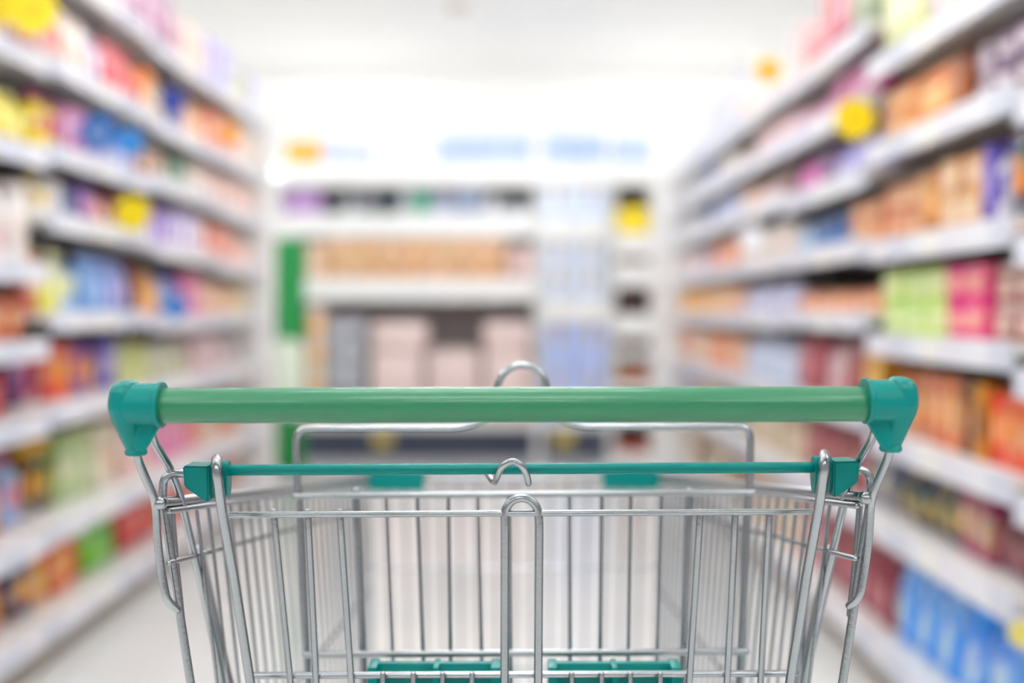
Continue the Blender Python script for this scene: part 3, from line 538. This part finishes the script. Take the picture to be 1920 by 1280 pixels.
# ------------------------------------------------------------------ round signs that stick out from the shelf rails
def sign(px, py, rpx, Y, col, mark, lab, side, burst=False, center=None):
    xf = XL if side < 0 else XR; c = P(px, py, Y); r = rpx * Y / F
    t = empty('shelf_sign', (c.x, c.y, c.z), lab, 'shelf sign', 'round tags sticking out from the shelf rails')
    n = 40; b = bmesh.new(); poly = []
    for i in range(n):
        a = 2 * PI * i / n; q = r * (1 + (.07 * math.cos(9 * a) if burst else 0)); poly.append((q * math.cos(a), q * math.sin(a)))
    prism(b, poly, -.0015, .0015); obj('disc', b, mat('sign_' + col, col, .45), t, False)
    b = bmesh.new()
    if center:
        prism(b, [(.55 * x, .55 * z) for x, z in poly], -.0025, -.0016); obj('printed_spot', b, mat('sign_' + center, center, .45), t, False)
    else:
        for k, (xx, ww) in enumerate(((-.42, .16), (-.1, .2), (.25, .16))):
            prism(b, [(r * (xx), -r * .3), (r * (xx + ww * .5), r * .28), (r * (xx + ww), r * .28), (r * (xx + ww * .6), -r * .3)], -.0022, -.0016)
        obj('printed_mark', b, mat('mark_' + mark, mark, .5), t, False)
    # clear arm reaching back to the rail
    b = bmesh.new(); ex = xf - c.x
    zr = None
    tube(b, [(0, .002, -r * .5), (ex * .5, .002, -r * .8), (ex, .002, -r * .9)], .0015, 6); obj('clip_arm', b, mat('clear_plastic', 'e8e8ea', .2), t)
sign(62, 18, 46, 2.72, 'f4dc10', 'c8a018', 'large yellow burst tag at the top left corner of the picture', -1, True)
sign(8, 8, 34, 2.74, 'f0d810', 'c8a018', 'yellow tag cut off by the top left corner of the picture', -1, True)
sign(184, 248, 36, 3.28, '1c6cc0', 'e4f0fc', 'left one of the two blue round tags on the left shelves', -1, True)
sign(243, 267, 26, 3.42, '2590e4', 'b8d8f6', 'right one of the two blue round tags on the left shelves', -1)
sign(248, 400, 34, 3.55, 'f8e00c', 'f0d000', 'round yellow tag in the middle of the left shelves', -1)
sign(322, 188, 25, 3.95, '2848a0', '5c78c4', 'dark blue round tag high on the left shelves', -1)
sign(331, 576, 22, 4.05, '2c84d4', '8cbce8', 'lower blue round tag on the left shelves', -1)
sign(432, 250, 19, 4.8, 'f6a818', 'f8c860', 'orange round tag far along the left shelves', -1)
sign(1603, 222, 38, 2.82, 'fade08', 'f0c800', 'large yellow round tag on the right shelves', 1)
sign(1440, 132, 24, 3.85, 'f8d838', 'e88430', 'yellow tag with orange centre high on the right shelves', 1, center='ec8434')
sign(1410, 448, 24, 4.1, 'fbfbff', 'e4e4ee', 'white round tag far along the right shelves', 1)
sign(1916, 1188, 26, 1.96, 'f6e880', 'd8c040', 'pale yellow tag at the right edge by the blue pouches', 1)

# ------------------------------------------------------------------ the shopping trolley
cart = empty('shopping_trolley', (0.0, 0.76, 0), 'steel wire shopping trolley with green push bar and teal plastic caps in the foreground', 'shopping trolley')
OFF = Vector((0.0, 0.76, 0))
def cp(name, bm, m, parent=cart, label=None, smooth=True):
    bmesh.ops.translate(bm, vec=-OFF, verts=bm.verts)
    o = obj(name, bm, m, parent, smooth)
    if label: o['label'] = label
    return o
def mir(p, c=962.5, dy=-7): return (2 * c - p[0], p[1] + dy) + tuple(p[2:])
def W(bm, pts, rpx, rad=0.0, seg=12, n=5, ends=True):
    Yr = pts[0][2]; q = [P(*p) for p in pts]
    tube(bm, fillet(q, rad, n) if rad else q, rpx * Yr / F, seg, ends)

YH = 0.74
b_ = bmesh.new(); W(b_, [(290, 760, YH), (1636, 757, YH)], 33.5, seg=40); cp('grip', b_, GRIP, label='long round mid green push bar')
def cap(flip):
    f = (lambda x, y: (1925 - x, y - 7)) if flip else (lambda x, y: (x, y))
    b = bmesh.new(); cy = 758.5
    a0, a1 = f(236, cy), f(297, cy)
    tube(b, [P(*a0, YH), P(*f(303, cy), YH)], 40.5 * YH / F, 40, False)
    tube(b, [P(*f(297, cy), YH), P(*f(305.5, cy), YH)], 43.4 * YH / F, 40, False)
    secs = []
    prof = [(712.5, 235, 247, 7), (713.5, 228, 252, 15), (715.5, 222, 256, 22), (719, 216, 258.5, 29), (724, 212, 260, 34.5), (732, 209, 261, 39), (748, 207, 261, 42), (765, 207, 261, 42), (782, 210, 262, 39), (800, 216, 264, 33), (822, 223.5, 263, 25), (845, 231.5, 266, 19), (846.5, 229, 269.5, 22.5), (852, 229, 269.5, 22.5), (856, 232, 266, 19)]
    for y, x0, x1, ry in prof:
        (xa, yy), (xb, _) = f(x0, y), f(x1, y); cx = (xa + xb) / 2
        secs.append((X(cx, YH), YH + max(0, (y - 770)) * 0.00008, Z(yy, YH), abs(xb - xa) / 2 * YH / F, ry * YH / F))
    loft(b, secs, 40, 2.1)
    # web between barrel and socket with its raised rim
    pl = [f(250, 790), f(298, 797), f(269, 846), f(256, 846)]
    prism(b, [(X(x, YH), Z(y, YH)) for x, y in (pl if not flip else pl[::-1])], YH - .0035, YH + .006)
    tube(b, [P(*f(298, 797), YH - .004), P(*f(268, 846), YH - .004)], .0013, 8)
    o = cp('handle_cap', b, TEAL, label='right teal handle cap' if flip else 'left teal handle cap')
    rm = o.modifiers.new('remesh', 'REMESH'); rm.mode = 'VOXEL'; rm.voxel_size = 0.0005; rm.use_smooth_shade = True
    sm = o.modifiers.new('smooth', 'SMOOTH'); sm.factor = .5; sm.iterations = 2
cap(False); cap(True)

def both(name, pts, rpx, rad=0.0, m=STEEL, c=962.5, dy=-7, lab=None, lower=None):
    for s in (0, 1):
        q = [p if not s else mir(p, c, dy) for p in pts]; b = bmesh.new(); W(b, q, rpx, rad)
        cp(name, b, m)
both('handle_tube', [(252, 835, .745), (259, 862, .75), (277, 905, .77), (292, 940, .785), (295, 1010, .788), (303, 1075, .79), (313, 1126, .79), (333, 1143, .797)], 8, .012)
both('handle_brace', [(282, 800, .765), (288, 826, .77), (320, 880, .80), (337, 925, .815), (347, 968, .825), (361, 1030, .84), (377, 1093, .85), (400, 1200, .87), (420, 1300, .88), (440, 1420, .89)], 8, .02)
both('corner_post', [(356, 887, .80), (322, 887, .80), (307, 897, .80), (304, 935, .80), (311, 975, .80), (320, 1030, .80), (331, 1100, .80), (340, 1167, .80), (359, 1290, .80), (420, 1640, .81), (430, 1720, .83)], 8, .012, c=969)
both('corner_wire', [(322, 955, .815), (329, 1045, .815), (337, 1120, .815), (341, 1160, .812)], 6, c=967)

# basket: rim line and bottom line of each side in space
def sidepts(s):
    if s < 0: a, b = P(302, 943, .785), P(690, 897, 1.5); c, d = P(317, 1055, .79), P(690, 952, 1.5)
    else: a, b = P(1622, 933, .785), P(1238, 893, 1.5); c, d = P(1604, 1047, .79), P(1238, 948, 1.5)
    return a, b, c, d
ZB0, ZB1 = 0.53, 0.55
for s in (-1, 1):
    a, b2, c, d = sidepts(s); b = bmesh.new()
    e = Vector((a.x - s * 0.045, a.y + .02, ZB0)); g = Vector((b2.x - s * 0.012, b2.y - .02, ZB1))
    tube(b, [a, b2], .0043, 14); tube(b, [a + (a - b2).normalized() * .002, a + (b2 - a).normalized() * .002], .0052, 14); tube(b, [a + Vector((-s * .004, .006, -.0072)), b2 + Vector((-s * .004, 0, -.0065))], .0026, 10)
    tube(b, [c, d], .0022, 10); tube(b, [e, g], .0025, 10)
    tube(b, [c.lerp(e, .55), d.lerp(g, .5)], .0018, 8)
    n = 27
    for i in range(1, n):
        t_ = .047 + i * .0362
        if t_ > .99: break
        p, q = a.lerp(b2, t_), e.lerp(g, t_); k = p.lerp(q, .02) + Vector((s * -.003, 0, 0))
        tube(b, [k, q], .0016, 8)
    cp('side_panel', b, STEEL)
aL, bL, cL, dL = sidepts(-1); aR, bR, cR, dR = sidepts(1)
b_ = bmesh.new(); tube(b_, [bL, bR], .0037, 12); tube(b_, [dL, dR], .0022, 8)
gL, gR = Vector((bL.x + .012, 1.48, ZB1)), Vector((bR.x - .012, 1.48, ZB1)); tube(b_, [gL, gR], .0025, 8)
mL, mR = dL.lerp(gL, .38), dR.lerp(gR, .38); tube(b_, [mL, mR], .0022, 8)
for i in range(1, 16):
    tube(b_, [bL.lerp(bR, i / 16) + Vector((0, -.003, -.003)), gL.lerp(gR, i / 16)], .0018, 8)
cp('front_panel', b_, STEEL)
b_ = bmesh.new(); eL, eR = Vector((aL.x + .045, aL.y + .02, ZB0)), Vector((aR.x - .045, aR.y + .02, ZB0))
tube(b_, [eL, eR], .003, 10)
for i in range(1, 16): tube(b_, [eL.lerp(eR, i / 16), gL.lerp(gR, i / 16)], .0018, 8)
for t_ in (.25, .5, .75): tube(b_, [eL.lerp(gL, t_) - Vector((0, 0, .003)), eR.lerp(gR, t_) - Vector((0, 0, .003))], .0025, 8)
cp('basket_floor', b_, STEEL)
for x0, x1, yb in ((690, 796, 921), (1130, 1236, 918)):
    b = bmesh.new(); box(b, X(x0, 1.49), X(x1, 1.49), 1.483, 1.505, Z(yb, 1.49), Z(yb - 42, 1.49), .003); cp('rim_clip', b, TEAL)

# child seat: teal bar, brackets and hooks
YB = .80
b_ = bmesh.new(); W(b_, [(426, 881, YB), (1519, 876, YB)], 10.5, seg=20); cp('seat_bar', b_, TEAL, label='thin teal rod below the push bar')
b_ = bmesh.new(); W(b_, [(1512, 876, YB), (1532, 876, YB)], 7); cp('seat_bar_core', b_, STEEL, label='bare metal end of the thin teal rod')
for s in (0, 1):
    f = (lambda x, y: (1954 - x, y - 9)) if s else (lambda x, y: (x, y))
    b = bmesh.new()
    pl = [f(351, 869), f(399, 870), f(400, 936), f(392, 934), f(354, 908)]
    prism(b, [(X(x, YB), Z(y, YB)) for x, y in (pl[::-1] if s else pl)], YB - .012, YB + .012)
    bmesh.ops.bevel(b, geom=list(b.edges), offset=.0012, segments=2, affect='EDGES')
    for x0, x1 in ((397, 403), (416, 430)):
        q = [f(x0, 898), f(x1, 898)]; xs = sorted(X(k[0], YB) for k in q)
        secs = 24; prof = []
        r_, cx_, cz_ = 33 * YB / F, 0, Z(q[0][1], YB)
        for x_ in xs:
            prof.append([b.verts.new((x_, YB + .55 * r_ * math.cos(2 * PI * k / secs), cz_ + (r_ * 1.05) * math.sin(2 * PI * k / secs))) for k in range(secs)])
        for k in range(secs): b.faces.new((prof[0][k], prof[0][(k + 1) % secs], prof[1][(k + 1) % secs], prof[1][k]))
        b.faces.new(prof[0][::-1]); b.faces.new(prof[1])
    cp('bar_bracket', b, TEAL)
hookp = [(412, 925, .817), (409, 885, .816), (407, 864, .812), (406, 858, .797), (406, 868, .783), (407, 890, .781), (415, 950, .788), (440, 1090, .80), (471, 1290, .81), (500, 1480, .82)]
for s in (0, 1):
    b = bmesh.new(); W(b, [p if not s else mir(p, 976, -9) for p in hookp], 9.3, .008); cp('seat_hook', b, STEEL)
b_ = bmesh.new(); W(b_, [(914, 888, .822), (920, 897, .81), (927, 906, .80), (932, 894, .79), (940, 874, .783), (961, 863, .78), (978, 872, .78), (988, 890, .785), (991, 906, .79)], 6.2, .006)
cp('centre_hook', b_, STEEL)
# front flap of the seat
YF = .83
b_ = bmesh.new()
W(b_, [(430, 965, .818), (1530, 959, .818)], 6.2); W(b_, [(470, 1266, .835), (1492, 1262, .835)], 6.5)
for x0, x1 in ((513, 545), (577, 593), (637, 659), (1443, 1426), (1379, 1363), (1313, 1292)):
    W(b_, [(x0, 958, .822), (x0 + (x1 - x0) * .15, 1010, .825), (x1, 1285, .832), (x1 + (x1 - x0) * .5, 1450, .84)], 6.6)
for x in (718, 775, 830, 885, 1072, 1128, 1182, 1238): W(b_, [(x, 1262, .828), (x, 1460, .836)], 5)
W(b_, [(500, 1455, .842), (1455, 1452, .842)], 6)
cp('seat_flap', b_, STEEL)
b_ = bmesh.new(); W(b_, [(948, 1450, .826), (946, 1280, .824), (947, 985, .818)] + [(978 - 32 * math.cos(a), 966 - 33 * math.sin(a) if True else 0, .818) for a in [PI * k / 10 for k in range(0, 11)]] + [(1011, 985, .818), (1009, 1280, .824), (1007, 1450, .826)], 8, .004)
cp('centre_loop', b_, STEEL)
# back rest frame with the hoop behind the push bar
YK = .93
hoop = [(585, 1420, YK - .02), (576, 1240, YK - .01), (562, 971, YK), (556, 880, YK), (555, 803, YK), (870, 802, YK), (925, 782, YK), (931, 730, YK)] + \
       [(979 - 45 * math.cos(a), 726 - 42 * math.sin(a), YK) for a in [PI * k / 8 for k in range(1, 8)]] + \
       [(1026, 730, YK), (1032, 782, YK), (1085, 800, YK), (1407, 799, YK), (1407, 880, YK), (1402, 971, YK), (1388, 1240, YK - .01), (1378, 1420, YK - .02)]
b_ = bmesh.new(); W(b_, hoop, 7.2, .012, n=6); cp('backrest_hoop', b_, STEEL)
b_ = bmesh.new(); W(b_, [(553, 930, .925), (1413, 923, .925)], 6.5); W(b_, [(571, 1227, .915), (1400, 1221, .915)], 7)
for x0, x1 in ((724, 736), (782, 793), (841, 845), (896, 903), (954, 957), (1068, 1069), (1128, 1125), (1183, 1178), (1240, 1232)):
    W(b_, [(x0, 932, .927), (x1, 1222, .918), (x1 + (x1 - x0) * .6, 1400, .91)], 3.6, seg=8)
for x0, x1 in ((667, 681), (1293, 1281)): W(b_, [(x0, 919, .935), (x0 + (x1 - x0) * .3, 1010, .932), (x1, 1240, .925), (x1 + 4, 1400, .92)], 7)
cp('backrest_grid', b_, STEEL)
# moulded seat inserts
for x0, xm, x1, dy in ((692, 819, 940, 0), (1027, 1151, 1275, 0)):
    b = bmesh.new(); Yi = .872; xa, xb = X(x0, Yi), X(x1, Yi); zt = Z(1243, Yi)
    box(b, xa, xb, Yi, Yi + .007, zt - .009, zt, .001)
    box(b, xa, xb, Yi + .012, Yi + .018, zt - .11, zt - .012)
    for x, hw in ((x0 + 9, 9), (xm, 6), (x1 - 10, 10)):
        box(b, X(x - hw, Yi), X(x + hw, Yi), Yi - .012, Yi + .012, zt - .11, zt + .0005, .002)
    box(b, xa, xb, Yi - .006, Yi + .02, zt - .118, zt - .108, .002)
    cp('seat_insert', b, TEAL)
# chassis below the basket
b_ = bmesh.new()
for s in (-1, 1):
    tube(b_, fillet([P(371 if s < 0 else 1560, 1030, .93), P(428 if s < 0 else 1500, 1290, .93), Vector((s * .2, .95, .5)), Vector((s * .215, .98, .2)), Vector((s * .215, 1.45, .16))], .05), .0055, 12)
    tube(b_, fillet([Vector((s * .2, 1.3, .54)), Vector((s * .2, 1.2, .4)), Vector((s * .215, .92, .2)), Vector((s * .235, .80, .16))], .04), .007, 12)
tube(b_, [(-.235, .82, .165), (.235, .82, .165)], .007); tube(b_, [(-.215, 1.42, .16), (.215, 1.42, .16)], .007)
cp('chassis', b_, DARKSTEEL)
for s in (-1, 1):
    for y in (.82, 1.42):
        x = s * (.235 if y < 1 else .215)
        b = bmesh.new(); tube(b, [(x, y, .165), (x, y, .135)], .012); box(b, x - .018, x - .014, y - .02, y + .02, .055, .138); box(b, x + .014, x + .018, y - .02, y + .02, .055, .138); box(b, x - .018, x + .018, y - .02, y + .02, .132, .138)
        ca = cp('caster', b, DARKSTEEL)
        b = bmesh.new(); tube(b, [(x - .012, y, .06), (x + .012, y, .06)], .06, 28, False); cp('wheel', b, RUBBER, ca)
